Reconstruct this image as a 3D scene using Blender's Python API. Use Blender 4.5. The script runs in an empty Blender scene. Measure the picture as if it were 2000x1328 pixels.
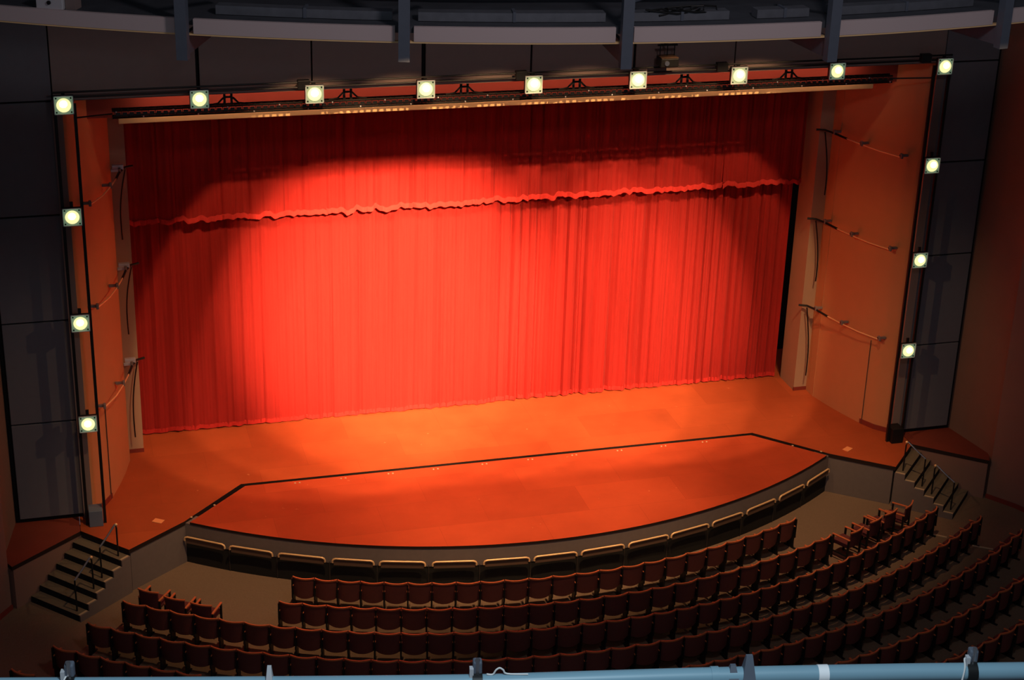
import bpy, bmesh, math, random
from mathutils import Vector, Matrix
C = bpy.context.scene
COL = C.collection
random.seed(7)
PI = math.pi

# ------------------------------------------------------------------ camera
CAM = Vector((-10.590672, -29.258049, 19.892332))
YAW, PITCH, ROLL, FPX = 0.27890970, -0.40771673, 0.03074779, 3385.04
cy, sy, cp, sp = math.cos(YAW), math.sin(YAW), math.cos(PITCH), math.sin(PITCH)
F_ = Vector((sy*cp, cy*cp, sp)); R0 = Vector((cy, -sy, 0)); U0 = R0.cross(F_)
cr, sr = math.cos(ROLL), math.sin(ROLL)
R_ = cr*R0 + sr*U0; U_ = -sr*R0 + cr*U0
cd = bpy.data.cameras.new('camera'); cam = bpy.data.objects.new('camera', cd); COL.objects.link(cam)
cd.sensor_width = 36; cd.lens = FPX/2000*36; cd.clip_end = 200; cd.clip_start = .05
M = Matrix((( R_.x, U_.x, -F_.x, CAM.x), (R_.y, U_.y, -F_.y, CAM.y), (R_.z, U_.z, -F_.z, CAM.z), (0, 0, 0, 1)))
cam.matrix_world = M
C.camera = cam

def proj(p):
    d = Vector(p)-CAM; z = d.dot(F_)
    return 1000+FPX*d.dot(R_)/z, 664-FPX*d.dot(U_)/z

# ------------------------------------------------------------------ world and light
w = bpy.data.worlds.new('world'); C.world = w; w.use_nodes = True
bg = w.node_tree.nodes['Background']; bg.inputs[0].default_value = (.76, .84, 1, 1); bg.inputs[1].default_value = .075
C.view_settings.view_transform = 'Standard'; C.view_settings.look = 'None'
C.view_settings.exposure = 0; C.view_settings.gamma = 1; C.view_settings.use_curve_mapping = False

def spot(name, loc, aim, power, size, blend, col, rad=.12):
    l = bpy.data.lights.new(name, 'SPOT'); l.energy = power; l.spot_size = math.radians(size); l.spot_blend = blend
    l.color = col; l.shadow_soft_size = rad
    o = bpy.data.objects.new(name, l); COL.objects.link(o); o.location = loc
    o.rotation_euler = (Vector(aim)-Vector(loc)).to_track_quat('-Z', 'Y').to_euler()
    return o
WARM = (1, .60, .30)
# six overhead stage spots hung above the auditorium edge of the stage
for sx, ax, pw in ((-5.5, -4.4, 4600), (-3.2, -2.7, 5600), (-.9, -.8, 5200), (1.4, 1.2, 5000), (3.7, 3.1, 5000), (5.9, 4.9, 5000)):
    spot('stage_spot', (sx, -.7, 15.5), (ax, 10.6, 2.03), pw, 30.6, .16, WARM, .10)
# three overhead spots for the thrust, spilling on the carpet in front of it
for sx, ax, pw, sz in ((-5.0, -5.2, 6500, 45), (0, 0, 12500, 37), (5.0, 5.2, 6500, 45)):
    spot('thrust_spot', (sx, -.7, 15.5), (ax, 6.3, 0), pw, sz, 1.0, WARM, .13)
# two spots from the rear of the house, low and frontal
spot('front_spot', (-6.2, -20.0, 19.8), (-2.2, 10.9, 3.0), 330000, 15.6, 1.0, WARM, .012)
spot('front_spot', (4.5, -20.0, 19.8), (3.8, 10.9, 2.0), 110000, 14, .95, WARM, .012)
# low side spots warming the curved side walls
spot('side_spot', (-6.5, -1.0, 15.3), (9.7, 8.2, 1.8), 2700, 25, .9, WARM, .15)
spot('side_spot', (6.5, -1.0, 15.3), (-9.6, 8.2, 1.8), 2700, 25, .9, WARM, .15)
# unseen strip lamp added above the truss to brighten the header behind it
l_ = bpy.data.lights.new('border_light', 'AREA'); l_.shape = 'RECTANGLE'; l_.size = 17; l_.size_y = .06; l_.energy = 42; l_.color = (1, .55, .35)
o_ = bpy.data.objects.new('border_light', l_); COL.objects.link(o_); o_.location = (0, 7.50, 9.72); o_.rotation_euler = (PI/2-.55, 0, 0)
# a cool work lamp on the lighting gallery beside the camera
def area(name, loc, aim, power, size, col):
    l = bpy.data.lights.new(name, 'AREA'); l.energy = power; l.size = size; l.color = col
    o = bpy.data.objects.new(name, l); COL.objects.link(o); o.location = loc
    o.rotation_euler = (Vector(aim)-Vector(loc)).to_track_quat('-Z', 'Y').to_euler()
area('gallery_work_light', (-9.6, -27.0, 20.3), (-9.3, -25.0, 16.9), 112, .6, (.72, .90, 1))
area('house_work_light', (-2.5, -16, 21.5), (-2.5, -4.5, 13.9), 330, 1.5, (1, .88, .9))  # second lamp is an unseen one, added to brighten the gallery fascia

# ------------------------------------------------------------------ materials
def mat(name, col, rough=.7, metal=0, noise=0, nscale=8, bump=0, emit=None, estr=0, spec=.3, sheen=0):
    m = bpy.data.materials.new(name); m.use_nodes = True; n = m.node_tree; b = n.nodes['Principled BSDF']
    b.inputs['Base Color'].default_value = (*col, 1); b.inputs['Roughness'].default_value = rough
    b.inputs['Metallic'].default_value = metal; b.inputs['Specular IOR Level'].default_value = spec
    if sheen: b.inputs['Sheen Weight'].default_value = sheen
    tc = n.nodes.new('ShaderNodeTexCoord'); nz = n.nodes.new('ShaderNodeTexNoise')
    nz.inputs['Scale'].default_value = nscale; nz.inputs['Detail'].default_value = 5
    n.links.new(tc.outputs['Object'], nz.inputs['Vector'])
    if noise:
        mx = n.nodes.new('ShaderNodeMix'); mx.data_type = 'RGBA'
        mx.inputs[6].default_value = (*[c*(1-noise) for c in col], 1); mx.inputs[7].default_value = (*[min(1, c*(1+noise)) for c in col], 1)
        n.links.new(nz.outputs['Fac'], mx.inputs[0]); n.links.new(mx.outputs[2], b.inputs['Base Color'])
    if bump:
        bp = n.nodes.new('ShaderNodeBump'); bp.inputs['Strength'].default_value = bump; bp.inputs['Distance'].default_value = .02
        n.links.new(nz.outputs['Fac'], bp.inputs['Height']); n.links.new(bp.outputs['Normal'], b.inputs['Normal'])
    if emit:
        b.inputs['Emission Color'].default_value = (*emit, 1); b.inputs['Emission Strength'].default_value = estr
    return m
def velvet(name, col):
    m = mat(name, col, .9, sheen=.04, spec=.08); n = m.node_tree; b = n.nodes['Principled BSDF']
    tc = n.nodes.new('ShaderNodeTexCoord'); mp = n.nodes.new('ShaderNodeMapping'); mp.inputs['Scale'].default_value = (14, 14, .15)
    nz = n.nodes.new('ShaderNodeTexNoise'); nz.inputs['Scale'].default_value = 2.5; nz.inputs['Detail'].default_value = 3
    n.links.new(tc.outputs['Object'], mp.inputs[0]); n.links.new(mp.outputs[0], nz.inputs['Vector'])
    mx = n.nodes.new('ShaderNodeMix'); mx.data_type = 'RGBA'
    mx.inputs[6].default_value = (*[c*.82 for c in col], 1); mx.inputs[7].default_value = (*[c*1.15 for c in col], 1)
    n.links.new(nz.outputs['Fac'], mx.inputs[0]); n.links.new(mx.outputs[2], b.inputs['Base Color'])
    return m
def boards(name, col, dark):
    """hardboard stage floor: big sheets of slightly different age, scuffs and pale specks"""
    m = mat(name, col, .55, spec=.25); n = m.node_tree; b = n.nodes['Principled BSDF']; L = n.links.new
    tc = n.nodes.new('ShaderNodeTexCoord')
    br = n.nodes.new('ShaderNodeTexBrick'); br.inputs['Scale'].default_value = 1; br.inputs['Brick Width'].default_value = 2.44
    br.inputs['Row Height'].default_value = 1.22; br.inputs['Mortar Size'].default_value = .004; br.inputs['Bias'].default_value = 0
    br.inputs['Color1'].default_value = (*col, 1); br.inputs['Color2'].default_value = (*dark, 1); br.inputs['Mortar'].default_value = (*[c*.8 for c in dark], 1)
    L(tc.outputs['Object'], br.inputs['Vector'])
    nz = n.nodes.new('ShaderNodeTexNoise'); nz.inputs['Scale'].default_value = .9; nz.inputs['Detail'].default_value = 8; nz.inputs['Roughness'].default_value = .65
    L(tc.outputs['Object'], nz.inputs['Vector'])
    mx = n.nodes.new('ShaderNodeMix'); mx.data_type = 'RGBA'; mx.blend_type = 'MULTIPLY'; mx.inputs[0].default_value = 1
    cr_ = n.nodes.new('ShaderNodeValToRGB'); cr_.color_ramp.elements[0].position = .3; cr_.color_ramp.elements[0].color = (.80, .78, .76, 1)
    cr_.color_ramp.elements[1].position = .7; cr_.color_ramp.elements[1].color = (1, 1, 1, 1)
    L(nz.outputs['Fac'], cr_.inputs[0]); L(br.outputs['Color'], mx.inputs[6]); L(cr_.outputs[0], mx.inputs[7])
    n2 = n.nodes.new('ShaderNodeTexNoise'); n2.inputs['Scale'].default_value = 7; n2.inputs['Detail'].default_value = 2
    L(tc.outputs['Object'], n2.inputs['Vector'])
    c2 = n.nodes.new('ShaderNodeValToRGB'); c2.color_ramp.elements[0].position = .74; c2.color_ramp.elements[0].color = (0, 0, 0, 1)
    c2.color_ramp.elements[1].position = .78; c2.color_ramp.elements[1].color = (.5, .5, .5, 1)
    L(n2.outputs['Fac'], c2.inputs[0])
    m2 = n.nodes.new('ShaderNodeMix'); m2.data_type = 'RGBA'; m2.inputs[7].default_value = (.7, .3, .15, 1)
    L(c2.outputs[0], m2.inputs[0]); L(mx.outputs[2], m2.inputs[6]); L(m2.outputs[2], b.inputs['Base Color'])
    return m
VEL = velvet('red_velvet', (.62, .042, .036))
VEL3 = velvet('red_velvet_hem', (.50, .028, .024))
VEL2 = velvet('red_velvet_border', (.60, .040, .034))
FLOOR = boards('stage_hardboard', (.47, .092, .029), (.40, .075, .024))
LIFT = boards('lift_hardboard', (.50, .075, .026), (.42, .06, .021))
WINGF = mat('oxblood_hardboard', (.23, .042, .024), .6, noise=.15, nscale=2)  # wing boards darkened: their lack of light is put into the colour
NOSE = mat('black_nosing', (.02, .01, .008), .6)
FASC = mat('grey_fascia', (.17, .135, .125), .7, noise=.1)
BLACKP = mat('black_panel', (.012, .012, .012), .8, noise=.2)
CARPET = mat('brown_carpet', (.19, .125, .085), .95, noise=.18, nscale=30, bump=.2, spec=.05)
TREAD = mat('stair_carpet', (.15, .115, .08), .95, noise=.15, nscale=30)
RISER = mat('black_riser', (.012, .012, .014), .9)
STRIP = mat('pale_stair_edge', (.50, .36, .23), .7)
BRASS = mat('brass_tube', (.90, .56, .27), .42, .25, spec=.6)
PLATE = mat('brown_plate', (.13, .075, .05), .6)
RAILG = mat('dark_joint', (.045, .035, .03), .7)
STEEL = mat('steel_tube', (.55, .55, .58), .32, 1)
TAN = mat('tan_plaster', (.50, .215, .095), .75, noise=.05, nscale=3)
TANP = mat('grey_tan_plaster', (.40, .25, .16), .75, noise=.05, nscale=3)
HEAD = mat('header_plaster', (.34, .055, .035), .8)
HTRIM = mat('cream_beam', (.95, .62, .30), .6)
PAN = mat('slate_panel', (.15, .145, .165), .75, noise=.06, nscale=5)
PANU = mat('umber_panel', (.26, .19, .175), .75, noise=.06, nscale=5)
GREYP = mat('grey_pilaster', (.22, .16, .15), .75)
DARKW = mat('black_backing', (.008, .008, .009), .9)
SIDEW = mat('brown_side_wall', (.24, .13, .10), .8, noise=.08, nscale=1.5)
BASEB = mat('oxblood_baseboard', (.20, .03, .02), .6)
BLK = mat('black_metal', (.014, .014, .015), .45, .3)
TRUSSM = mat('dark_truss_metal', (.05, .05, .048), .35, .8)
SLATE = mat('slate_blue_steel', (.10, .115, .15), .5, noise=.1)
PALEF = mat('pale_fascia', (.55, .44, .44), .8)
DECKM = mat('charcoal_deck', (.06, .065, .08), .8, noise=.35, nscale=3)
DUCT = mat('galvanised_duct', (.16, .17, .20), .5, .4, noise=.3, nscale=6)
WOOD = mat('cherry_wood', (.56, .15, .055), .38, noise=.12, nscale=20, spec=.5)
SHELL = mat('dark_stained_shell', (.13, .035, .03), .65, noise=.12, nscale=12)
SEATF = mat('plum_upholstery', (.12, .03, .03), .95, noise=.15, nscale=25)
PIPEM = mat('blue_grey_paint', (.20, .34, .43), .4, noise=.08, nscale=4, spec=.5)
TAPE = mat('white_tape', (.85, .85, .88), .6)
PALEM = mat('pale_metal', (.62, .62, .66), .4, .3)
CORD = mat('white_cord', (.7, .68, .68), .6)
GLASS = mat('greenish_lamp_plate', (.30, .42, .33), .35, .0, emit=(.45, .75, .50), estr=.16)
BULB = mat('glowing_globe', (1, .9, .6), .4, emit=(1, .80, .36), estr=1.25)
CORE = mat('glowing_core', (1, .95, .85), .4, emit=(1, .97, .88), estr=4)
ORANGE = mat('pale_orange_plate', (.85, .32, .13), .4)
BLUEB = mat('blue_grey_box', (.12, .16, .22), .6)

# ------------------------------------------------------------------ builders
def link(name, bm, m, parent=None, smooth=False):
    me = bpy.data.meshes.new(name); bm.normal_update(); bm.to_mesh(me); bm.free()
    for x in (m if isinstance(m, (list, tuple)) else [m]): me.materials.append(x)
    if smooth:
        for p in me.polygons: p.use_smooth = True
        try: me.set_sharp_from_angle(angle=math.radians(40))
        except Exception: pass
    o = bpy.data.objects.new(name, me); COL.objects.link(o)
    if parent: o.parent = parent
    return o
def tag(o, label, cat, group=None):
    o['label'] = label; o['category'] = cat
    if group: o['group'] = group
    return o
def thing(name, label, cat, loc=(0, 0, 0), rz=0, group=None):
    o = bpy.data.objects.new(name, None); COL.objects.link(o); o.location = loc; o.rotation_euler.z = rz
    o.empty_display_size = .2
    return tag(o, label, cat, group)
def struct(name, bm, m, smooth=False):
    o = link(name, bm, m, None, smooth); o['kind'] = 'structure'; return o
def box(bm, c, s, rz=0, mi=0, rx=0, bev=0):
    r = bmesh.ops.create_cube(bm, size=1)
    mt = Matrix.Translation(c) @ Matrix.Rotation(rz, 4, 'Z') @ Matrix.Rotation(rx, 4, 'X') @ Matrix.Diagonal((*s, 1))
    bmesh.ops.transform(bm, matrix=mt, verts=r['verts'])
    fs = {f for v in r['verts'] for f in v.link_faces}
    for f in fs: f.material_index = mi
    if bev:
        es = {e for v in r['verts'] for e in v.link_edges}
        bmesh.ops.bevel(bm, geom=list(es), offset=bev, segments=2, affect='EDGES', profile=.5)
    return bm
def B(c, s, rz=0, bev=0, rx=0): return box(bmesh.new(), c, s, rz, 0, rx, bev)
def prism(poly, z0, z1, bm=None, top_mi=0, side_mi=0):
    bm = bm or bmesh.new()
    a = [bm.verts.new((x, y, z0)) for x, y in poly]; b = [bm.verts.new((x, y, z1)) for x, y in poly]
    ar = sum(poly[i][0]*poly[(i+1) % len(poly)][1]-poly[(i+1) % len(poly)][0]*poly[i][1] for i in range(len(poly)))
    f = bm.faces.new(b if ar > 0 else b[::-1]); f.material_index = top_mi
    f = bm.faces.new(a[::-1] if ar > 0 else a); f.material_index = side_mi
    for i in range(len(poly)):
        j = (i+1) % len(poly); q = (a[i], a[j], b[j], b[i])
        f = bm.faces.new(q if ar > 0 else q[::-1]); f.material_index = side_mi
    bm.normal_update()
    bmesh.ops.triangulate(bm, faces=[f for f in bm.faces if len(f.verts) > 4])
    return bm
def offset_strip(path, t):
    """closed polygon of a polyline thickened to its left by t"""
    out = []
    for i, p in enumerate(path):
        a = Vector(path[max(0, i-1)]); b = Vector(path[min(len(path)-1, i+1)]); d = (b-a).normalized()
        out.append((p[0]-d.y*t, p[1]+d.x*t))
    return list(path)+out[::-1]
def tube(pts, r, seg=8, bm=None, closed=False):
    bm = bm or bmesh.new(); pts = [Vector(p) for p in pts]; rings = []; up = None
    for i, p in enumerate(pts):
        if closed: d = pts[(i+1) % len(pts)]-pts[i-1]
        else: d = pts[min(i+1, len(pts)-1)]-pts[max(i-1, 0)]
        d.normalize()
        if up is None: up = d.orthogonal().normalized()
        up = (up-d*up.dot(d)).normalized(); s = d.cross(up)
        rr = r[i] if isinstance(r, (list, tuple)) else r
        rings.append([bm.verts.new(p+(up*math.cos(2*PI*k/seg)+s*math.sin(2*PI*k/seg))*rr) for k in range(seg)])
    n = len(rings)
    for i in range(n if closed else n-1):
        a, b = rings[i], rings[(i+1) % n]
        for k in range(seg): bm.faces.new((a[k], a[(k+1) % seg], b[(k+1) % seg], b[k]))
    if not closed: bm.faces.new(rings[0][::-1]); bm.faces.new(rings[-1])
    return bm
def sphere(bm, c, r, sz=1):
    bmesh.ops.create_uvsphere(bm, u_segments=16, v_segments=10, radius=r, matrix=Matrix.Translation(c) @ Matrix.Diagonal((1, 1, sz, 1)))
    return bm
def disc(bm, c, r, h, axis='Y', seg=20):
    rot = Matrix.Rotation(PI/2, 4, 'X') if axis == 'Y' else Matrix()
    bmesh.ops.create_cone(bm, cap_ends=True, segments=seg, radius1=r, radius2=r, depth=h, matrix=Matrix.Translation(c) @ rot)
    return bm
CY = 17.43                                   # the house is laid out on circles about (0, CY)
def pol(R, t): return (R*math.sin(t), CY-R*math.cos(t))
def arcpoly(R1, R2, t0, t1, n=24):
    return [pol(R1, t0+(t1-t0)*i/n) for i in range(n+1)]+[pol(R2, t1+(t0-t1)*i/n) for i in range(n+1)]
ORD = ['zeroth', 'first', 'second', 'third', 'fourth', 'fifth', 'sixth', 'seventh', 'eighth', 'ninth', 'tenth', 'eleventh', 'twelfth',
       'thirteenth', 'fourteenth', 'fifteenth', 'sixteenth', 'seventeenth', 'eighteenth', 'nineteenth', 'twentieth']
ORD += ['twenty-'+o for o in ORD[1:10]]+['thirtieth']+['thirty-'+o for o in ORD[1:10]]+['fortieth']+['forty-'+o for o in ORD[1:10]]+['fiftieth']
PF = -1.09                                   # auditorium floor level, stage floor is 0

# ------------------------------------------------------------------ setting: floors
main = [(-9.43, 5.34), (-8.11, 6.36), (-6.62, 7.90), (6.62, 7.90), (8.11, 6.36), (9.43, 5.34), (10.43, 6.42), (10.43, 13.0), (-10.43, 13.0), (-10.43, 6.42)]
struct('stage_floor', prism(main, -.10, 0, None, 0, 1), [FLOOR, NOSE])
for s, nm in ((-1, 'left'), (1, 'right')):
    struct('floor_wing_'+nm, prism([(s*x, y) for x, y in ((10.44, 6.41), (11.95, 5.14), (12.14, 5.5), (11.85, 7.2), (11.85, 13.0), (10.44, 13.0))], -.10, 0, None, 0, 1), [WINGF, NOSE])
ta = math.asin(7.99/13.70)
lift = [pol(13.70, -ta+2*ta*i/48) for i in range(49)]+[(6.53, 7.785), (-6.53, 7.785)]
tag(link('thrust_lift', prism(lift, -.06, 0, None, 0, 1), [LIFT, NOSE]), 'bow-fronted red-orange thrust platform in front of the dark floor gap', 'stage lift')
struct('trim_1', prism(arcpoly(13.69, 13.3, -ta-.01, ta+.01, 48), -.53, -.06), FASC, True)
struct('trim_2', prism(arcpoly(13.68, 13.3, -ta-.012, ta+.012, 48), -1.09, -.53), BLACKP, True)
struct('floor', prism([(-18, -14), (18, -14), (18, 7.2), (-18, 7.2)], PF-.1, PF), CARPET)
# walls under the stage edge
for s, nm in ((-1, 'left'), (1, 'right')):
    def m_(pts): return [(s*x, y) for x, y in pts]
    p = [(8.06, 6.42), (9.40, 5.39), (10.42, 6.50), (10.3, 6.9), (8.2, 6.9)]
    struct('wall_stage_front_'+nm, prism(m_(p), PF, -.10), FASC)
    p = [(10.40, 6.47), (11.93, 5.17), (12.05, 5.3), (12.05, 6.9), (10.4, 6.9)]
    struct('wall_wing_front_'+nm, prism(m_(p), PF, -.10), SIDEW)
    # gap walls of the lift well
    struct('wall_lift_well_'+nm, prism(m_([(6.64, 7.93), (8.14, 6.40), (8.3, 6.6), (6.8, 8.1)]), PF, -.10), NOSE)
    # auditorium side wall
    path = m_([(11.82, 7.3), (12.12, 5.55), (12.04, 5.2), (12.5, 4.55), (14.4, .6), (16.3, -4.5), (17.2, -13.5)])
    struct('wall_side_'+nm, prism(offset_strip(path, .25*(1 if s > 0 else -1)), PF-.05, 15.5), SIDEW, True)
    bp_ = m_([(12.01, 5.18), (12.46, 4.53), (14.35, .6), (16.25, -4.5), (17.15, -13.5)])
    struct('baseboard_side_'+nm, prism(offset_strip(bp_, .06*(1 if s > 0 else -1)), PF, PF+.11), BASEB)
    # curved tan wall of the proscenium splay
    cv = [(9.12, 9.66), (9.26, 9.05), (9.42, 8.50), (9.62, 7.92), (9.84, 7.50), (10.08, 7.22), (10.36, 7.12)]
    fine = []
    for i in range(len(cv)-1):
        for k in range(4):
            a = Vector(cv[i]); b = Vector(cv[i+1]); q = a.lerp(b, k/4); fine.append((q.x, q.y))
    fine.append(cv[-1])
    struct('wall_splay_'+nm, prism(offset_strip(m_(fine), .12*(1 if s > 0 else -1)), 0, 9.86), TAN, True)
    struct('baseboard_splay_'+nm, prism(offset_strip(m_([(9.63, 7.86), (9.83, 7.45), (10.10, 7.16)]), .03*(1 if s > 0 else -1)), 0, .13), BASEB)
    struct('trim_splay_joint_'+nm, B((s*9.665, 7.80, 1.2), (.010, .02, 2.4), s*1.05), RAILG)
    # proscenium pillar
    struct('wall_pillar_'+nm, B((s*8.985, 10.56, 4.9), (.48, .90, 9.8)), TANP)
    struct('baseboard_pillar_'+nm, prism(m_([(8.735, 10.09), (9.16, 10.09), (9.16, 10.13), (8.735, 10.13)]), 0, .10), BASEB)
    struct('wall_pillar_return_'+nm, B((s*9.16, 9.9, 4.9), (.10, .5, 9.8)), TAN)
    # pilaster strip behind the lamp column, black wall behind the panels
    struct('trim_pilaster_'+nm, B((s*10.225, 7.04, 4.95), (.21, .08, 9.9)), GREYP)
    struct('wall_backing_'+nm, B((s*11.05, 7.19, 7.3), (1.56, .16, 14.6)), DARKW)
struct('wall_lift_well_back', B((0, 7.96, -.59), (13.3, .08, .98)), NOSE)
struct('wall_backstage', B((0, 12.9, 6), (24, .12, 12)), DARKW)
struct('wall_above_proscenium', B((0, 7.22, 12.25), (24.0, .14, 4.7)), DARKW)
struct('wall_header', B((0, 8.06, 10.55), (20.0, .18, 2.7)), HEAD)
struct('trim_3', B((0, 7.93, 9.135), (17.9, .10, .125), bev=.015), HTRIM)
struct('ceiling', prism([(-14, -3.9), (14, -3.9), (14, 13), (-14, 13)], 16.3, 16.4), DARKW)

struct('trim_gallery_border', B((-1.0, -18.5, 19.70), (22, .05, 1.04)), DARKW)     # black board added out of view to cut the rear spots' beams flat
# ------------------------------------------------------------------ panels
def panel(c, s, m, label, group):
    o = link('wall_panel', B(c, s, bev=.012), m); tag(o, label, 'wall panel', group)
HN = {0: 'at the floor', 1: 'above the bottom one', 2: 'third from the floor', 3: 'beside the top lamps', 4: 'topmost, above lamp height'}
zs = [.10, 2.50, 4.94, 7.38, 9.88, 14.2]
for s, nm in ((-1, 'left'), (1, 'right')):
    for i in range(5):
        panel((s*11.03, 7.06, (zs[i]+zs[i+1])/2), (1.43, .06, zs[i+1]-zs[i]-.035), PAN,
              'slate grey wall panel outside the %s lamp column, %s' % (nm, HN[i]), 'slate panels outside the lamp columns')
xs = [-10.30, -7.29, -4.86, -2.40, .05, 2.48, 4.92, 7.35, 10.30]
gap = [.02, .075, .03, .09, .04, .06, .03, .03, .02]
PN = ['leftmost of the row', 'second from the left', 'third from the left', 'just left of centre', 'just right of centre', 'third from the right', 'second from the right', 'rightmost of the row']
for i in range(8):
    a = xs[i]+gap[i]/2; b = xs[i+1]-gap[i+1]/2
    panel(((a+b)/2, 7.06, 12.0), (b-a, .06, 4.26), PANU, 'dark brown wall panel above the proscenium, %s' % PN[i], 'brown panels above the proscenium')

# ------------------------------------------------------------------ curtains
def folds(x, seed, amp, wl):
    r = random.Random(seed); v = 0
    for k in range(5):
        f = 2*PI/(wl*(.6+.45*k*r.uniform(.7, 1.3))); v += math.sin(f*x+r.uniform(0, 6.28)+.9*math.sin(f*.31*x+k))*(1/(1+.35*k))
    return amp*v/2.2
def drape(name, x0, x1, y, ztop, zbot, seed, amp, wl, m, label, hemwave=.0, creases=(), fringe=0, vl=.3, va=1.6):
    nx = int((x1-x0)/.022); nz = 10; bm = bmesh.new(); grid = []
    def prof(x, t):
        d = folds(x+.05*math.sin(3*t+x), seed, amp, wl)*(.75+.25*t)
        d += .35*folds(x, seed+5, amp, wl*.33)
        ph = x/vl+.45*math.sin(1.3*x+seed)+.3*math.sin(3.7*x+seed*2)
        d += amp*va*(1-abs(math.sin(PI*ph)))**4
        for c_, w_ in creases: d += .07*math.exp(-((x-c_)/w_)**2)
        return d
    for i in range(nx+1):
        x = x0+(x1-x0)*i/nx; colm = []
        hz = hemwave*(folds(x, seed+9, 1, .9)*.5+.5*folds(x, seed+3, 1, .35))
        for j in range(nz+1):
            t = j/nz; z = ztop+(zbot+hz-ztop)*t
            colm.append(bm.verts.new((x, y+prof(x, t), z)))
        grid.append(colm)
    for i in range(nx):
        for j in range(nz): bm.faces.new((grid[i][j], grid[i][j+1], grid[i+1][j+1], grid[i+1][j]))
    r = bmesh.ops.solidify(bm, geom=bm.faces[:], thickness=.012)
    t_ = link(name, bm, m, None, True); tag(t_, label, 'curtain', 'red velvet house curtains' if fringe == 0 else 'red velvet valance panels')
    h = fringe or .11
    bm = bmesh.new(); prev = None
    n2 = nx//2
    for i in range(n2+1):
        x = x0+(x1-x0)*i/n2
        hz = hemwave*(folds(x, seed+9, 1, .9)*.5+.5*folds(x, seed+3, 1, .35))
        yy = y+prof(x, 1)-(.03 if fringe else .012)
        ring = [bm.verts.new((x, yy+.022, zbot+hz+h)), bm.verts.new((x, yy-(.004 if fringe else -.01), zbot+hz+h-.01)), bm.verts.new((x, yy-(.012 if fringe else -.008), zbot+hz+h*.5)),
                bm.verts.new((x, yy-(.006 if fringe else -.006), zbot+hz-.01)), bm.verts.new((x, yy+.022, zbot+hz-.005))]
        if prev:
            for k in range(4): bm.faces.new((prev[k], prev[k+1], ring[k+1], ring[k]))
        prev = ring
    link('fringe' if fringe else 'hem', bm, VEL2 if fringe else VEL3, t_, True)
    return t_
drape('stage_curtain', -8.95, .27, 11.02, 9.3, .045, 11, .035, .42, VEL, 'left red velvet house curtain hanging to the stage floor, brightly lit', .03,
      vl=.62, va=1.3)
drape('stage_curtain', .25, 8.58, 11.06, 9.3, .045, 23, .055, .46, VEL, 'right red velvet house curtain, from the centre split to the dark right edge', .03,
      creases=((.85, .025), (1.55, .025), (2.75, .03), (4.55, .035), (7.2, .04)), vl=.34, va=1.7)
vx = [-8.95, -3.97, -.22, 6.40, 8.60]; vz = [5.79, 5.80, 5.82, 5.84]; vn = ['left end panel', 'brightly lit centre-left panel', 'wide panel right of centre', 'short dark right end panel']
for i in range(4):
    drape('valance', vx[i]-(.03 if i else 0), vx[i+1], 10.60-.03*(i % 2), 9.35, vz[i], 40+i, .038 if i != 2 else .05, .5, VEL,
          'fringed red velvet valance over the house curtain, '+vn[i], .075, fringe=.115, vl=.55, va=1.6)

# ------------------------------------------------------------------ thrust front: rails, panels
rs = [(-.6303, -.5559), (-.5465, -.4713), (-.4605, -.3821), (-.3692, -.3011), (-.2909, -.2166), (-.204, -.1318), (-.1191, -.043), (-.0342, .0391),
      (.0482, .125), (.1345, .2105), (.2173, .2951), (.3044, .3728), (.3843, .4566), (.4684, .5401), (.5515, .6253)]
rail_lab = ['leftmost of the row']+[ORD[k]+' from the left' for k in range(2, 15)]+['rightmost of the row']
for k, (a, b) in enumerate(rs):
    p0 = Vector((*pol(13.79, a), 0)); p1 = Vector((*pol(13.79, b), 0)); mid = (p0+p1)/2; d = (p1-p0); L = d.length; rz = math.atan2(d.y, d.x)
    t_ = thing('guard_rail', 'brass tube rail on the front of the thrust stage, '+rail_lab[k], 'rail', (mid.x, mid.y, 0), rz, 'brass rails around the thrust front')
    h = L/2
    pts = [(-h, .0, -.46), (-h, 0, -.41), (-h+.02, 0, -.375), (-h+.07, 0, -.355)]+[(x*(h-.07)/4, 0, -.355) for x in range(-3, 4)]+[(h-.07, 0, -.355), (h-.02, 0, -.375), (h, 0, -.41), (h, 0, -.46)]
    link('tube', tube(pts, .023, 10), BRASS, t_, True)
    link('backing_plate', B((0, .012, -.45), (L-.05, .012, .15)), PLATE, t_)
for k, t in enumerate([-.551, -.466, -.3757, -.296, -.2103, -.1255, -.0386, .0437, .13, .214, .30, .3786, .4625, .546]):
    x, y = pol(13.695, t)
    struct('trim_%d' % (10+k), B((x, y, -.79), (.015, .012, .60), t), RAILG)

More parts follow.
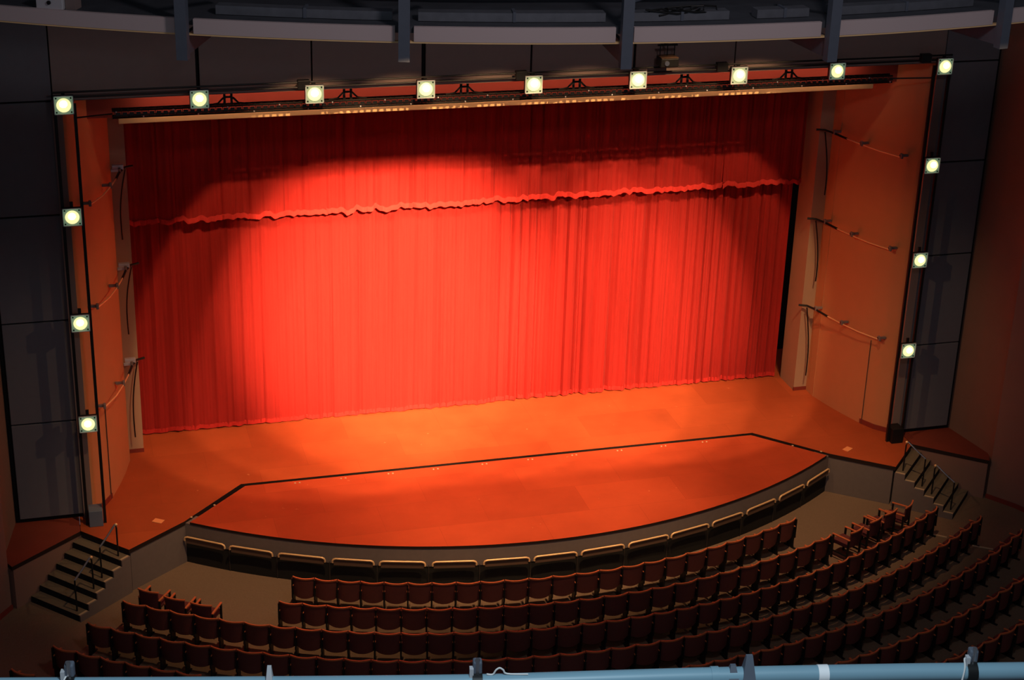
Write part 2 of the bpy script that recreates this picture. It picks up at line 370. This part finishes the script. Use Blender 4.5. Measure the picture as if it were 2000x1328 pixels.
# ------------------------------------------------------------------ small floor fittings
for k, (x, y) in enumerate(((-8.69, 6.50), (8.66, 6.50))):
    t_ = link('floor_box', B((x, y, .008), (.24, .17, .016), -.6 if x < 0 else .6, bev=.003), ORANGE)
    tag(t_, 'pale orange floor box lid near the %s front corner of the stage' % ('left', 'right')[k], 'floor box')
pk = [-5.29, -4.17, -3.0, -1.87, -.63, .55, 1.70, 2.90, 4.08, 5.20]
for k, x in enumerate(pk):
    t_ = thing('floor_socket', 'pair of small pale floor studs behind the thrust edge, %s from the left' % ORD[k+1], 'floor socket', (x, 7.66, 0), 0, 'stud pairs along the thrust gap')
    for s in (-.055, .055): link('stud', disc(bmesh.new(), (s, 0, .006), .022, .012, 'Z', 12), STRIP, t_)
for s, nm in ((-1, 'left'), (1, 'right')):
    for j, (x, y) in enumerate(((7.93, 6.52), (7.35, 6.98))):
        tag(link('floor_stud', disc(bmesh.new(), (s*x, y, .006), .028, .012, 'Z', 12), STRIP),
            'small pale stud near the %s corner of the thrust, %s' % (nm, ('nearer the tip', 'farther from the tip')[j]), 'floor stud')

# ------------------------------------------------------------------ stairs and handrails
def stairs(s, nm):
    t_ = thing('staircase', 'carpeted steps with black risers at the %s end of the stage' % nm, 'stairs', (s*9.43, 5.34, PF), 0, None)
    A = Vector((-10.43, 6.40)); Bp = Vector((-9.43, 5.34)); d = Vector((-.197, -.169)); e = (A-Bp)
    loc = Vector((-9.43, 5.34))
    H = 1.09/7
    for k in range(6):
        z1 = 1.09-H*(k+1)
        p = [Bp+d*(k+1), Bp+d*k*1.0, A+d*k, A+d*(k+1)]
        bm = bmesh.new()
        poly = [(s*(-q.x)*-1 if s < 0 else -q.x, q.y) for q in p]
        poly = [(q.x if s < 0 else -q.x, q.y) for q in p]
        off = (loc.x if s < 0 else -loc.x, loc.y)
        poly = [(x-off[0], y-off[1]) for x, y in poly]
        link('step', prism(poly, 0, z1, bm, 0, 1), [TREAD, RISER], t_)
        q0 = Bp+d*(k+.05); q1 = Bp+d*(k+.95); en = e.normalized()*.05
        poly = [q0, q1, q1+en, q0+en]
        poly = [((q.x if s < 0 else -q.x)-off[0], q.y-off[1]) for q in poly]
        link('edge_strip', prism(poly, z1+.001, z1+.008), STRIP, t_)
    # cheek wall hiding the riser ends
    p = [Bp-e.normalized()*.03, Bp+d*6-e.normalized()*.03, Bp+d*6, Bp]
    bm = bmesh.new()
    q = [((v.x if s < 0 else -v.x)-off[0], v.y-off[1]) for v in (p[0], p[1])]
    qe = [((v.x if s < 0 else -v.x)-off[0], v.y-off[1]) for v in (p[3], p[2])]
    pr = []
    for (x, y), (x2, y2) in zip(q, qe): pr.append((x, y, x2, y2))
    prof = [(0, 0), (6, 0)]
    for k in range(5, -1, -1): prof += [(k+1, 1.09-H*(k+1)), (k, 1.09-H*(k+1))]
    prof = [(0, 0)]+[(6, 0)]+prof[2:]
    V1, V2 = [], []
    for u, z in prof:
        fx = u/6
        V1.append(bm.verts.new((pr[0][0]+(pr[1][0]-pr[0][0])*fx, pr[0][1]+(pr[1][1]-pr[0][1])*fx, z)))
        V2.append(bm.verts.new((pr[0][2]+(pr[1][2]-pr[0][2])*fx, pr[0][3]+(pr[1][3]-pr[0][3])*fx, z)))
    n = len(prof)
    bm.faces.new(V1); bm.faces.new(V2[::-1])
    for i in range(n): bm.faces.new((V1[i], V2[i], V2[(i+1) % n], V1[(i+1) % n]))
    bm.normal_update()
    bmesh.ops.triangulate(bm, faces=[f for f in bm.faces if len(f.verts) > 4])
    bmesh.ops.recalc_face_normals(bm, faces=bm.faces[:])
    link('cheek', bm, FASC, t_)
    # two handrails
    for j, (k1, k2) in enumerate(((0, 2), (3, 5))):
        f1 = Bp+d*(k1+.55)+e*.13*(1 if j == 0 else 1); f2 = Bp+d*(k2+.55)+e*.13
        z1 = 1.09-H*(k1+1); z2 = 1.09-H*(k2+1)
        P1 = Vector((f1.x if s < 0 else -f1.x, f1.y, PF+z1)); P2 = Vector((f2.x if s < 0 else -f2.x, f2.y, PF+z2))
        h = thing('handrail', 'steel handrail on the %s stage steps, %s of the two' % (nm, ('upper', 'lower')[j]), 'handrail', P1)
        D = P2-P1; hh = .80
        link('post', tube([(0, 0, 0), (0, 0, hh-.08), (D.x*.03, D.y*.03, hh-.01)], .019, 8), BLK, h, True)
        link('post', tube([D, D+Vector((0, 0, hh-.04))], .019, 8), BLK, h, True)
        link('rail', tube([(0, 0, hh-.06), (D.x*.02, D.y*.02, hh), (D.x*.08, D.y*.08, hh+.02), D*.55+Vector((0, 0, hh)), D*1.0+Vector((0, 0, hh-.02))], .021, 8), STEEL, h, True)
        link('rail_end', sphere(bmesh.new(), (D.x*.01, D.y*.01, hh+.005), .036), BRASS, h, True)
stairs(-1, 'left'); stairs(1, 'right')

# ------------------------------------------------------------------ lamp frame
def mast(s, nm):
    for j, x in enumerate((9.87, 10.27)):
        tag(link('frame_pole', B((s*x, 6.71, 4.95), (.065, .065, 9.9)), BLK),
            'tall black frame pole, %s one of the %s lamp column' % (('inner', 'outer')[j], nm), 'pole', 'black poles of the lamp columns')
    t_ = link('base_box', B((s*10.07, 6.72, .20), (.31, .36, .40), bev=.01), BLUEB if s < 0 else BLK)
    tag(t_, '%s equipment box on the stage floor between the %s lamp column poles' % (('blue-grey', 'black')[s > 0], nm), 'box')
mast(-1, 'left'); mast(1, 'right')
for j, (z, l) in enumerate(((10.145, 'upper'), (10.035, 'lower'))):
    bm = tube([(-10.3, 6.71, z), (10.3, 6.71, z)], .022, 8)
    tag(link('frame_pipe', bm, BLK, None, True), '%s of the two thin black pipes spanning above the row of lamps' % l, 'pipe')
LP = [((k-4)*2.438, 9.90) for k in range(1, 8)]
lamps = [(x, 9.90, 'square lamp in the top row over the stage, %s from its left end' % ORD[i+2]) for i, (x, _) in enumerate(LP)]
for s, nm in ((-1, 'left'), (1, 'right')):
    for j in range(4):
        lamps.append((s*10.087, 9.90-2.44*j, 'square lamp of the %s column, %s' % (nm, ['at the top corner', 'second from the top', 'second from the bottom', 'lowest one'][j])))
for x, z, lab in lamps:
    t_ = thing('marquee_lamp', 'lit '+lab, 'lamp', (x, 6.62, z), 0, 'square lamps framing the stage')
    bm = B((0, .035, 0), (.41, .07, .41), bev=.01)
    link('housing', bm, BLK, t_)
    link('plate', B((0, -.008, 0), (.375, .012, .375), bev=.004), GLASS, t_)
    fr = bmesh.new()
    for a in range(4):
        r_ = a*PI/2; box(fr, (math.cos(r_)*.192, -.018, math.sin(r_)*.192), (.015 if a % 2 == 0 else .40, .022, .40 if a % 2 == 0 else .015))
    link('rim', fr, PALEM, t_)
    g = sphere(bmesh.new(), (0, 0, 0), .148, 1)
    bmesh.ops.transform(g, matrix=Matrix.Translation((0, -.02, 0)) @ Matrix.Diagonal((1, .55, 1, 1)), verts=g.verts)
    gl = link('globe', g, BULB, t_, True)
    g = sphere(bmesh.new(), (0, 0, 0), .085, 1)
    bmesh.ops.transform(g, matrix=Matrix.Translation((-.005, -.075, .03)) @ Matrix.Diagonal((1, .4, 1, 1)), verts=g.verts)
    link('bright_core', g, CORE, gl, True)
    for sx in (-1, 1):
        for sz in (-1, 1): link('screw', disc(bmesh.new(), (sx*.15, -.02, sz*.15), .018, .014, 'Y', 8), BLK, t_)
    link('mount_bracket', B((0, .085, .15 if z > 9 else .22), (.07, .04, .18)), BLK, t_)
for k, x in enumerate((-4.95, -.12, 4.62, 9.75)):
    t_ = tag(link('junction_box', B((x-.15, 6.70, 10.10), (.26, .14, .20), bev=.01), BLK), 'small black box on the top pipes, %s from the left' % ORD[k+1], 'junction box', 'black boxes on the top pipes')
tag(link('tie_pipe', tube([(-9.86, 6.75, 9.58), (-9.1, 7.20, 9.50)], .018, 8), BLK, None, True), 'short black pipe tying the truss to the left lamp column', 'pipe')
tag(link('tie_pipe', tube([(9.86, 6.75, 9.60), (9.0, 7.20, 9.50)], .018, 8), BLK, None, True), 'short black pipe tying the truss to the right lamp column', 'pipe')

# truss
t_ = thing('lighting_truss', 'long black ladder truss hanging across the proscenium below the lamps', 'truss', (0, 7.25, 9.495))
for z in (-.075, .075):
    for y in (-.08, .08): link('chord', tube([(-9.1, y, z), (9.05, y, z)], .024, 6), TRUSSM, t_, True)
bm = bmesh.new()
n = 128
for i in range(n):
    x = -9.05+18.0*i/(n-1)
    box(bm, (x, -.08, 0), (.016, .012, .15)); box(bm, (x+.07, -.08, 0), (.10, .006, .075)); box(bm, (x, 0, -.075), (.02, .16, .012)); box(bm, (x, 0, .075), (.05, .16, .010))
link('lattice', bm, TRUSSM, t_)
for i in range(n//4):
    x = -9.0+18.0*i/(n//4-1)+random.uniform(-.05, .05)
    link('bolt', sphere(bmesh.new(), (x, -.11, -.06 if i % 2 else .06), .017), PALEM, t_, True)
for k, x in enumerate((-6.65, -4.05, -1.42, 1.20, 3.80, 6.40)):
    t_ = thing('truss_hanger', 'black twin-strap hanger above the truss, %s from the left' % ORD[k+1], 'hanger', (x, 7.22, 9.575), 0, 'hangers holding the truss')
    for s in (-1, 1):
        link('strap', B((s*.075, .03, .17), (.05, .03, .34)), BLK, t_)
    link('cross_bar', B((0, .03, .17), (.2, .025, .04)), BLK, t_)
    link('brace', tube([(-.42, .02, .01), (-.22, .02, .04), (-.10, .02, .16)], .022, 6), BLK, t_, True)
    link('brace', tube([(.42, .02, .01), (.22, .02, .04), (.10, .02, .16)], .022, 6), BLK, t_, True)
# hung projector in front of the upper panels
t_ = thing('projector', 'small black projector hung in front of the brown upper panels', 'projector', (3.07, 6.50, 10.22))
link('body', B((0, 0, .11), (.42, .34, .20), bev=.02), BLK, t_)
link('lid', B((0, 0, .222), (.40, .32, .012)), PLATE, t_)
link('lens', disc(bmesh.new(), (-.08, -.18, .11), .055, .05), STEEL, t_, True)
for x in (-.17, 0, .17): link('rod', tube([(x, .05, .22), (x, .05, .46)], .012, 6), BLK, t_)
link('top_bar', B((0, .05, .47), (.46, .05, .035)), BLK, t_); link('wall_arm', B((0, .30, .47), (.05, .48, .03)), BLK, t_)

# ------------------------------------------------------------------ rails on the splay walls
wr = [(8.60, 10.02), (8.80, 9.92), (8.92, 9.62), (9.03, 9.12), (9.18, 8.58), (9.38, 8.0), (9.55, 7.66), (9.68, 7.42)]
LEV = ['lowest', 'middle', 'highest']
for s, nm in ((-1, 'left'), (1, 'right')):
    for j, z in enumerate((2.58, 5.03, 7.44)):
        t_ = thing('wall_rail', 'thin curved rail on brackets on the %s splay wall, %s of three' % (nm, LEV[j]), 'rail', (s*9.1, 9.0, z), 0, 'curved rails on the splay walls')
        def lo(p, dz=0): return (s*p[0]-s*9.1, p[1]-9.0, dz)
        link('rod', tube([lo(p) for p in wr[2:]], .017, 6), BRASS, t_, True)
        link('sleeve', tube([lo(p) for p in wr[:4]], .030, 8), BLK, t_, True)
        for p in (wr[2], wr[4], wr[7]):
            br_ = link('bracket', B(lo((p[0]+.08, p[1]+.03), .03), (.22, .07, .05)), PALEM if (s < 0 and p is wr[2]) else GREYP, t_)
            link('clamp', B(lo((p[0], p[1]), .03), (.06, .10, .12), bev=.01), GREYP, br_)
        if s < 0: link('junction_block', B(lo((8.95, 9.80), .06), (.26, .12, .11), bev=.01), PALEM, t_)
        # cable hanging from its back end
        x0, y0 = wr[1]; pts = []
        for q in range(13):
            u = q/12; pts.append((s*(x0-.02+.16*u+.07*math.sin(u*PI)), y0-.05+.02*math.sin(5*u), z-.03-(2.0 if j == 0 else 1.7)*u))
        tag(link('cable', tube(pts, .018, 6), BLK, None, True), 'dark cable hanging down from the %s rail of the %s splay wall' % (LEV[j], nm), 'cable', 'cables below the splay wall rails')
    tag(link('wall_plate', B((s*9.33, 9.05, .62), (.09, .02, .07), s*-1.3), PALEM), 'tiny pale plate low on the %s splay wall' % nm, 'wall plate')

# ------------------------------------------------------------------ overhead gallery
seams = [-.56, -.3765, -.2365, -.0955, .0455, .181, .56]
TA = .006
for i in range(len(seams)-1):
    a, b = seams[i]+(TA if i else 0), seams[i+1]-TA
    nmx = ['far left', 'left', 'centre-left', 'centre-right', 'right', 'far right'][i]
    f = link('fascia_panel', prism(arcpoly(23.0, 22.93, a, b, 20), 13.84, 14.06), PALEF, None, True)
    tag(f, 'pale curved fascia board of the overhead gallery, %s section' % nmx, 'fascia board', 'gallery fascia boards')
struct('ceiling_gallery_deck', prism(arcpoly(22.92, 20.2, -.56, .56, 48), 13.95, 14.05), DECKM, True)
struct('trim_gallery_lip', prism(arcpoly(22.99, 22.90, -.56, .56, 48), 13.815, 13.838), HTRIM, True)
PNm = ['leftmost', 'second from the left', 'middle', 'second from the right', 'rightmost']
for i, t in enumerate(seams[1:6]):
    x, y = pol(23.10, t)
    zb = 13.48 if i != 1 else 13.58
    p_ = thing('steel_post', 'slate blue steel post in front of the gallery fascia, '+PNm[i], 'post', (x, y, zb), t, 'posts along the gallery')
    link('upright', B((0, 0, 1.0), (.165, .15, 2.0)), SLATE, p_)
    bm = bmesh.new(); # radial bracket running back under the deck
    pr = [(.06, .03), (2.6, -.02), (2.6, .34), (.06, .34)] if i != 1 else [(.06, .0), (2.6, .0), (2.6, .2), (.06, .24)]
    v1 = [bm.verts.new((-.03, u, z)) for u, z in pr]; v2 = [bm.verts.new((.03, u, z)) for u, z in pr]
    bm.faces.new(v1); bm.faces.new(v2[::-1])
    for k in range(4): bm.faces.new((v1[k], v2[k], v2[(k+1) % 4], v1[(k+1) % 4]))
    bmesh.ops.recalc_face_normals(bm, faces=bm.faces[:])
    link('bracket', bm, SLATE, p_)
    link('brace', tube([(.0, .1, .95), (.45 if i < 3 else -.45, .9, .85)], .05, 6), SLATE, p_)
for i, (a, b) in enumerate(((-.36, -.245), (-.228, -.105), (-.088, -.02), (.0, .038), (.055, .17))):
    pts = [(*pol(22.5, a+(b-a)*k/10), 14.15) for k in range(11)]
    d_ = thing('duct', 'dull galvanised duct lying on the gallery deck, %s from the left' % ORD[i+1], 'duct', (*pol(22.5, (a+b)/2), 14.06), 0, 'ducts on the gallery deck')
    o = Vector((*pol(22.5, (a+b)/2), 14.06))
    link('body', prism([(x-o.x, y-o.y) for x, y in arcpoly(22.62, 22.40, a, b, 10)], 0, .13), DUCT, d_, True)
    link('seam_flange', prism([(x-o.x, y-o.y) for x, y in arcpoly(22.64, 22.38, (a+b)/2, (a+b)/2+.002, 2)], 0, .15), SLATE, d_)
pts = [(*pol(21.6, -.5+.8*k/30), 14.30+.015*math.sin(k)) for k in range(31)]
tag(link('conduit', tube(pts, .05, 8), SLATE, None, True), 'long curved dark conduit running above the gallery deck', 'conduit')
x, y = pol(22.8, -.4668)
t_ = thing('equipment_box', 'pale grey equipment box on the gallery deck above the far left fascia', 'box', (x, y, 14.05), -.4668)
link('case', B((0, 0, .10), (.42, .26, .20), bev=.01), PALEM, t_); link('knob', disc(bmesh.new(), (0, -.14, .10), .03, .03), BLK, t_)
link('side_case', B((.30, .04, .09), (.16, .2, .18)), GREYP, t_)
for k in range(3):
    t0 = -.065+.012*k; pts = [(*pol(22.55+.1*math.sin(q*.9+k), t0+.0035*q*math.cos(q+k)), 14.13+.12*abs(math.sin(q*.8+k))) for q in range(9)]
    tag(link('cable_coil', tube(pts, .016, 6), BLK, None, True), 'tangled black cable on the gallery deck, %s loop' % ('left', 'middle', 'right')[k], 'cable', 'cables tangled on the gallery deck')

# ------------------------------------------------------------------ seats
def curved_shell(w, z0, z1, t, bulge, y0, lean, round_bottom=0, nx=8, nz=5):
    bm = bmesh.new(); A, Bk = [], []
    for i in range(nx+1):
        u = -1+2*i/nx; ra, rb = [], []
        for j in range(nz+1):
            v = j/nz; zb = z0+round_bottom*abs(u)**2.5; z = zb+(z1-zb)*v
            y = y0-bulge*(1-u*u)-lean*v
            ra.append(bm.verts.new((u*w/2, y, z))); rb.append(bm.verts.new((u*w/2, y+t, z)))
        A.append(ra); Bk.append(rb)
    for i in range(nx):
        for j in range(nz):
            bm.faces.new((A[i][j], A[i+1][j], A[i+1][j+1], A[i][j+1])); bm.faces.new((Bk[i][j], Bk[i][j+1], Bk[i+1][j+1], Bk[i+1][j]))
        bm.faces.new((A[i][0], Bk[i][0], Bk[i+1][0], A[i+1][0])); bm.faces.new((A[i][nz], A[i+1][nz], Bk[i+1][nz], Bk[i][nz]))
    for j in range(nz):
        bm.faces.new((A[0][j], A[0][j+1], Bk[0][j+1], Bk[0][j])); bm.faces.new((A[nx][j], Bk[nx][j], Bk[nx][j+1], A[nx][j+1]))
    bmesh.ops.recalc_face_normals(bm, faces=bm.faces[:])
    return bm
def child_copy(o, parent):
    c = o.copy(); COL.objects.link(c); c.parent = parent; return c
SW = .55
def seat_proto():
    t_ = thing('theatre_seat', 'x', 'theatre seat')
    link('back_shell', curved_shell(SW-.035, .30, .815, .022, .075, .045, .045, .05), SHELL, t_, True)
    link('top_rail', curved_shell(SW-.02, .808, .842, .036, .075, -.006, .004), WOOD, t_, True)
    link('back_cushion', curved_shell(SW-.08, .40, .77, .05, .07, .068, .045, .03), SEATF, t_, True)
    link('seat', B((0, .15, .48), (SW-.10, .10, .34), rx=-.10, bev=.03), SEATF, t_, True)
    bm = B((-SW/2, .13, .605), (.055, .32, .032), bev=.012)
    link('armrest', bm, WOOD, t_, True)
    bm = B((-SW/2, .10, .30), (.035, .20, .58), bev=.006); box(bm, (-SW/2, .10, .012), (.05, .34, .024)); box(bm, (-SW/2, -.0, .55), (.03, .08, .5))
    link('leg', bm, BLK, t_)
    return t_
proto = seat_proto(); PK = list(proto.children); proto_used = False
def place_seat(R, t, w, last, label, group):
    global proto_used
    x, y = pol(R, t)
    if not proto_used: r = proto; proto_used = True; kids = PK
    else:
        r = proto.copy(); COL.objects.link(r); kids = [child_copy(c, r) for c in PK]
    r.location = (x, y, PF); r.rotation_euler = (0, 0, t); r.scale = (w/SW, 1, 1)
    r['label'] = label; r['category'] = 'theatre seat'; r['group'] = group
    if last:
        for c in kids:
            if c.name.split('.')[0] in ('armrest', 'leg'):
                c2 = child_copy(c, r); c2.location = (SW, 0, 0)
CO = {1: [-4.573974e-06, 2.2824302e-04, .0336586348, -.4159281356], 2: [-3.9798936e-06, 2.037375e-04, .0325542867, -.4168466441],
      3: [-5.2522106e-07, -7.4637603e-06, .0333683130, -.6128814284], 4: [-4.4209828e-07, -4.0218630e-06, .0315790716, -.6256967002]}
def pv(c, k): return ((c[0]*k+c[1])*k+c[2])*k+c[3]
ROWS = [(1, 14.85, 23), (2, 15.90, 24), (3, 16.85, 38), (4, 17.87, 41), (5, 18.89, 43), (6, 19.92, 46), (7, 20.94, 48), (8, 21.96, 50)]
RN = ['', 'front short row', 'second short row', 'third row', 'fourth row', 'fifth row', 'sixth row', 'seventh row', 'eighth row']
nseat = 0
for r, R, n in ROWS:
    if r in CO: th = [pv(CO[r], k) for k in range(n+1)]
    else:
        T = {5: .634, 6: .648, 7: .655, 8: .665}[r]; th = [-T+2*T*k/n for k in range(n+1)]
    vis = []
    for k in range(n):
        tm = (th[k]+th[k+1])/2; x, y = pol(R, tm); u, v = proj((x, y, PF+.84))
        if -25 < u < 2030 and v < 1318: vis.append(k)
    for k in vis:
        fl, fr = k+1, n-k
        if r >= 5: # only part of these rows is in view
            if k < n/2: pos = '%s seat from its left end' % ORD[fl]
            else: pos = '%s seat from its right end' % ORD[fr]
        else:
            if fl == 1: pos = 'leftmost seat'
            elif fr == 1: pos = 'rightmost seat'
            elif fl <= n//2: pos = '%s from its left end' % ORD[fl]
            else: pos = '%s from its right end' % ORD[fr]
        place_seat(R, (th[k]+th[k+1])/2, (th[k+1]-th[k])*R, k == n-1, 'dark folding theatre seat in the %s, %s' % (RN[r], pos), 'folding seats of the '+RN[r])
        nseat += 1
print('seats', nseat)

# loose armchairs
def armchair(x, y, rz, label, group):
    t_ = thing('armchair', label, 'armchair', (x, y, PF), rz, group)
    link('backrest', curved_shell(.46, .42, .84, .03, .04, -.02, .05), SEATF, t_, True)
    link('top_rail', curved_shell(.50, .835, .865, .035, .04, -.075, .0), WOOD, t_, True)
    link('seat', B((0, .24, .42), (.44, .48, .08), bev=.02), SEATF, t_, True)
    link('apron', B((0, .45, .36), (.44, .025, .06)), WOOD, t_)
    for s in (-1, 1):
        link('armrest', B((s*.245, .20, .635), (.05, .50, .032), bev=.01), WOOD, t_, True)
        link('leg', B((s*.245, .42, .31), (.04, .04, .62)), BLK, t_)
        link('leg', B((s*.245, -.02, .31), (.04, .04, .62)), BLK, t_)
        link('side_stretcher', B((s*.245, .20, .20), (.025, .42, .03)), BLK, t_)
AC = [(-9.10, 3.95, 'leftmost of the three'), (-8.58, 3.52, 'middle of the three'), (-8.05, 3.16, 'rightmost of the three')]
for x, y, l in AC: armchair(x, y, math.atan2(x, CY-y), 'loose armchair before the left end of the third row, '+l, 'loose armchairs on the left')
AC = [(7.25, 3.05, 'leftmost of the four', .50), (7.93, 3.42, 'second from the left', .52), (8.45, 3.68, 'second from the right', .50), (9.05, 3.92, 'rightmost, beside the steps', .75)]
for x, y, l, a in AC: armchair(x, y, a, 'loose armchair before the right end of the third row, '+l, 'loose armchairs on the right')
# pale aisle strips at the right ends of rows
for k, (x0, y0, x1, y1) in enumerate(((9.65, 3.82, 10.03, 3.53), (9.05, 4.39, 9.25, 4.22), (10.45, 3.03, 10.86, 2.76))):
    d = Vector((x1-x0, y1-y0)); 
    tag(link('aisle_strip', B(((x0+x1)/2, (y0+y1)/2, PF+.01), (d.length, .04, .02), math.atan2(d.y, d.x)), STRIP),
        'pale strip on the carpet in the right aisle, %s' % ('between the third and fourth rows', 'beside the armchairs', 'behind the fourth row')[k], 'floor strip')

# ------------------------------------------------------------------ gallery pipe in the foreground
def un(px, py, z):
    d = F_+R_*((px-1000)/FPX)-U_*((py-664)/FPX); return CAM+d*((z-CAM.z)/d.z)
ZP = 16.88
keys = [(-160, 1342), (0, 1341), (500, 1338.5), (900, 1334.5), (1100, 1329), (1400, 1320), (1750, 1313), (2000, 1310), (2160, 1307)]
P = [Vector((0, 0, 0))]*0
for px, py in keys: P.append(un(px, py, ZP))
def cat(P, n=6):
    out = []
    for i in range(len(P)-1):
        p0 = P[max(0, i-1)]; p1 = P[i]; p2 = P[i+1]; p3 = P[min(len(P)-1, i+2)]
        for k in range(n):
            t = k/n; out.append(.5*((2*p1)+(p2-p0)*t+(2*p0-5*p1+4*p2-p3)*t*t+(3*p1-p0-3*p2+p3)*t**3))
    return out+[P[-1]]
PP = cat(P)
tag(link('gallery_pipe', tube(PP, .027, 20), PIPEM, None, True), 'blue-grey painted pipe rail running along the near edge of the gallery', 'pipe')
def at(px):
    best = min(range(len(PP)-1), key=lambda i: abs(proj(PP[i])[0]-px)); a = PP[best]; d = (PP[best+1]-PP[max(0, best-1)]).normalized()
    return a+d*0, d
def near(px):
    for i in range(len(PP)-1):
        u0, u1 = proj(PP[i])[0], proj(PP[i+1])[0]
        if u0 <= px <= u1: return PP[i].lerp(PP[i+1], (px-u0)/(u1-u0)), (PP[i+1]-PP[i]).normalized()
p, d = near(1606)
tag(link('tape_band', tube([p-d*.016, p+d*.016], .0285, 20), TAPE, None, True), 'white tape band wrapped around the gallery pipe', 'tape')
p, d = near(1395)
tag(link('pipe_collar', tube([p-d*.012, p+d*.012], .030, 20), PIPEM, None, True), 'raised painted collar on the gallery pipe left of the fins', 'collar')
def clampo(px, lean, label):
    p, d = near(px); t_ = thing('pipe_clamp', label, 'clamp', p, math.atan2(d.y, d.x), 'dark clamps on the gallery pipe')
    link('saddle', tube([(-.015, 0, 0), (.015, 0, 0)], .036, 14), BLK, t_, True)
    link('jaw', B((lean, .012, .045), (.028, .03, .06), bev=.006, rx=0), SLATE, t_)
    link('bolt', tube([(lean, .0, .03), (lean, -.0, .085)], .007, 8), STEEL, t_)
    link('wing_nut', B((lean-.018, 0, .04), (.012, .02, .03)), PALEM, t_)
clampo(137, .0, 'dark clamp on the gallery pipe near its left end'); clampo(932, .0, 'dark clamp on the gallery pipe near its middle')
clampo(1895, .004, 'dark clamp on the gallery pipe near its right end')
for px, h, wd, l in ((527, .040, .012, 'small pale upright tab on the left part of the gallery pipe'), (1430, .012, .016, 'low grey fin on the gallery pipe'), (1460, .045, .020, 'tall grey wedge fin on the gallery pipe')):
    p, d = near(px); rz = math.atan2(d.y, d.x); bm = bmesh.new()
    v = [(-wd, -.03, -.0), (wd, -.03, 0), (wd, .02, .0), (-wd, .02, 0), (-wd*.5, -.005, .027+h), (wd*.5, -.005, .027+h), (wd*.5, .006, .027+h), (-wd*.5, .006, .027+h)]
    V = [bm.verts.new(q) for q in v]
    for f in ((3, 2, 1, 0), (4, 5, 6, 7), (0, 1, 5, 4), (1, 2, 6, 5), (2, 3, 7, 6), (3, 0, 4, 7)): bm.faces.new([V[i] for i in f])
    o = link('pipe_fin', bm, PALEM if px == 527 else SLATE); o.location = p; o.rotation_euler.z = rz; tag(o, l, 'fin')
def cord(pts, label):
    P_ = cat([near(px)[0]+Vector((0, dy, dz)) for px, dy, dz in pts], 5)
    tag(link('cord', tube(P_, .0028, 6), CORD, None, True), label, 'cord')
cord(((118, -.03, -.02), (124, -.02, .025), (132, 0, .036), (142, .01, .03)), 'pale cord looped over the gallery pipe by the left clamp')
cord(((950, 0, .031), (962, 0, .030), (968, 0, .045), (975, 0, .052), (982, 0, .045), (990, 0, .031), (1030, -.005, .030)), 'pale cord loop standing up from the middle of the gallery pipe')
cord(((1868, -.035, -.02), (1872, -.03, .01), (1876, -.02, .03), (1880, 0, .045), (1886, .01, .040), (1890, .01, .030)), 'pale cord hanging over the gallery pipe by the right clamp')
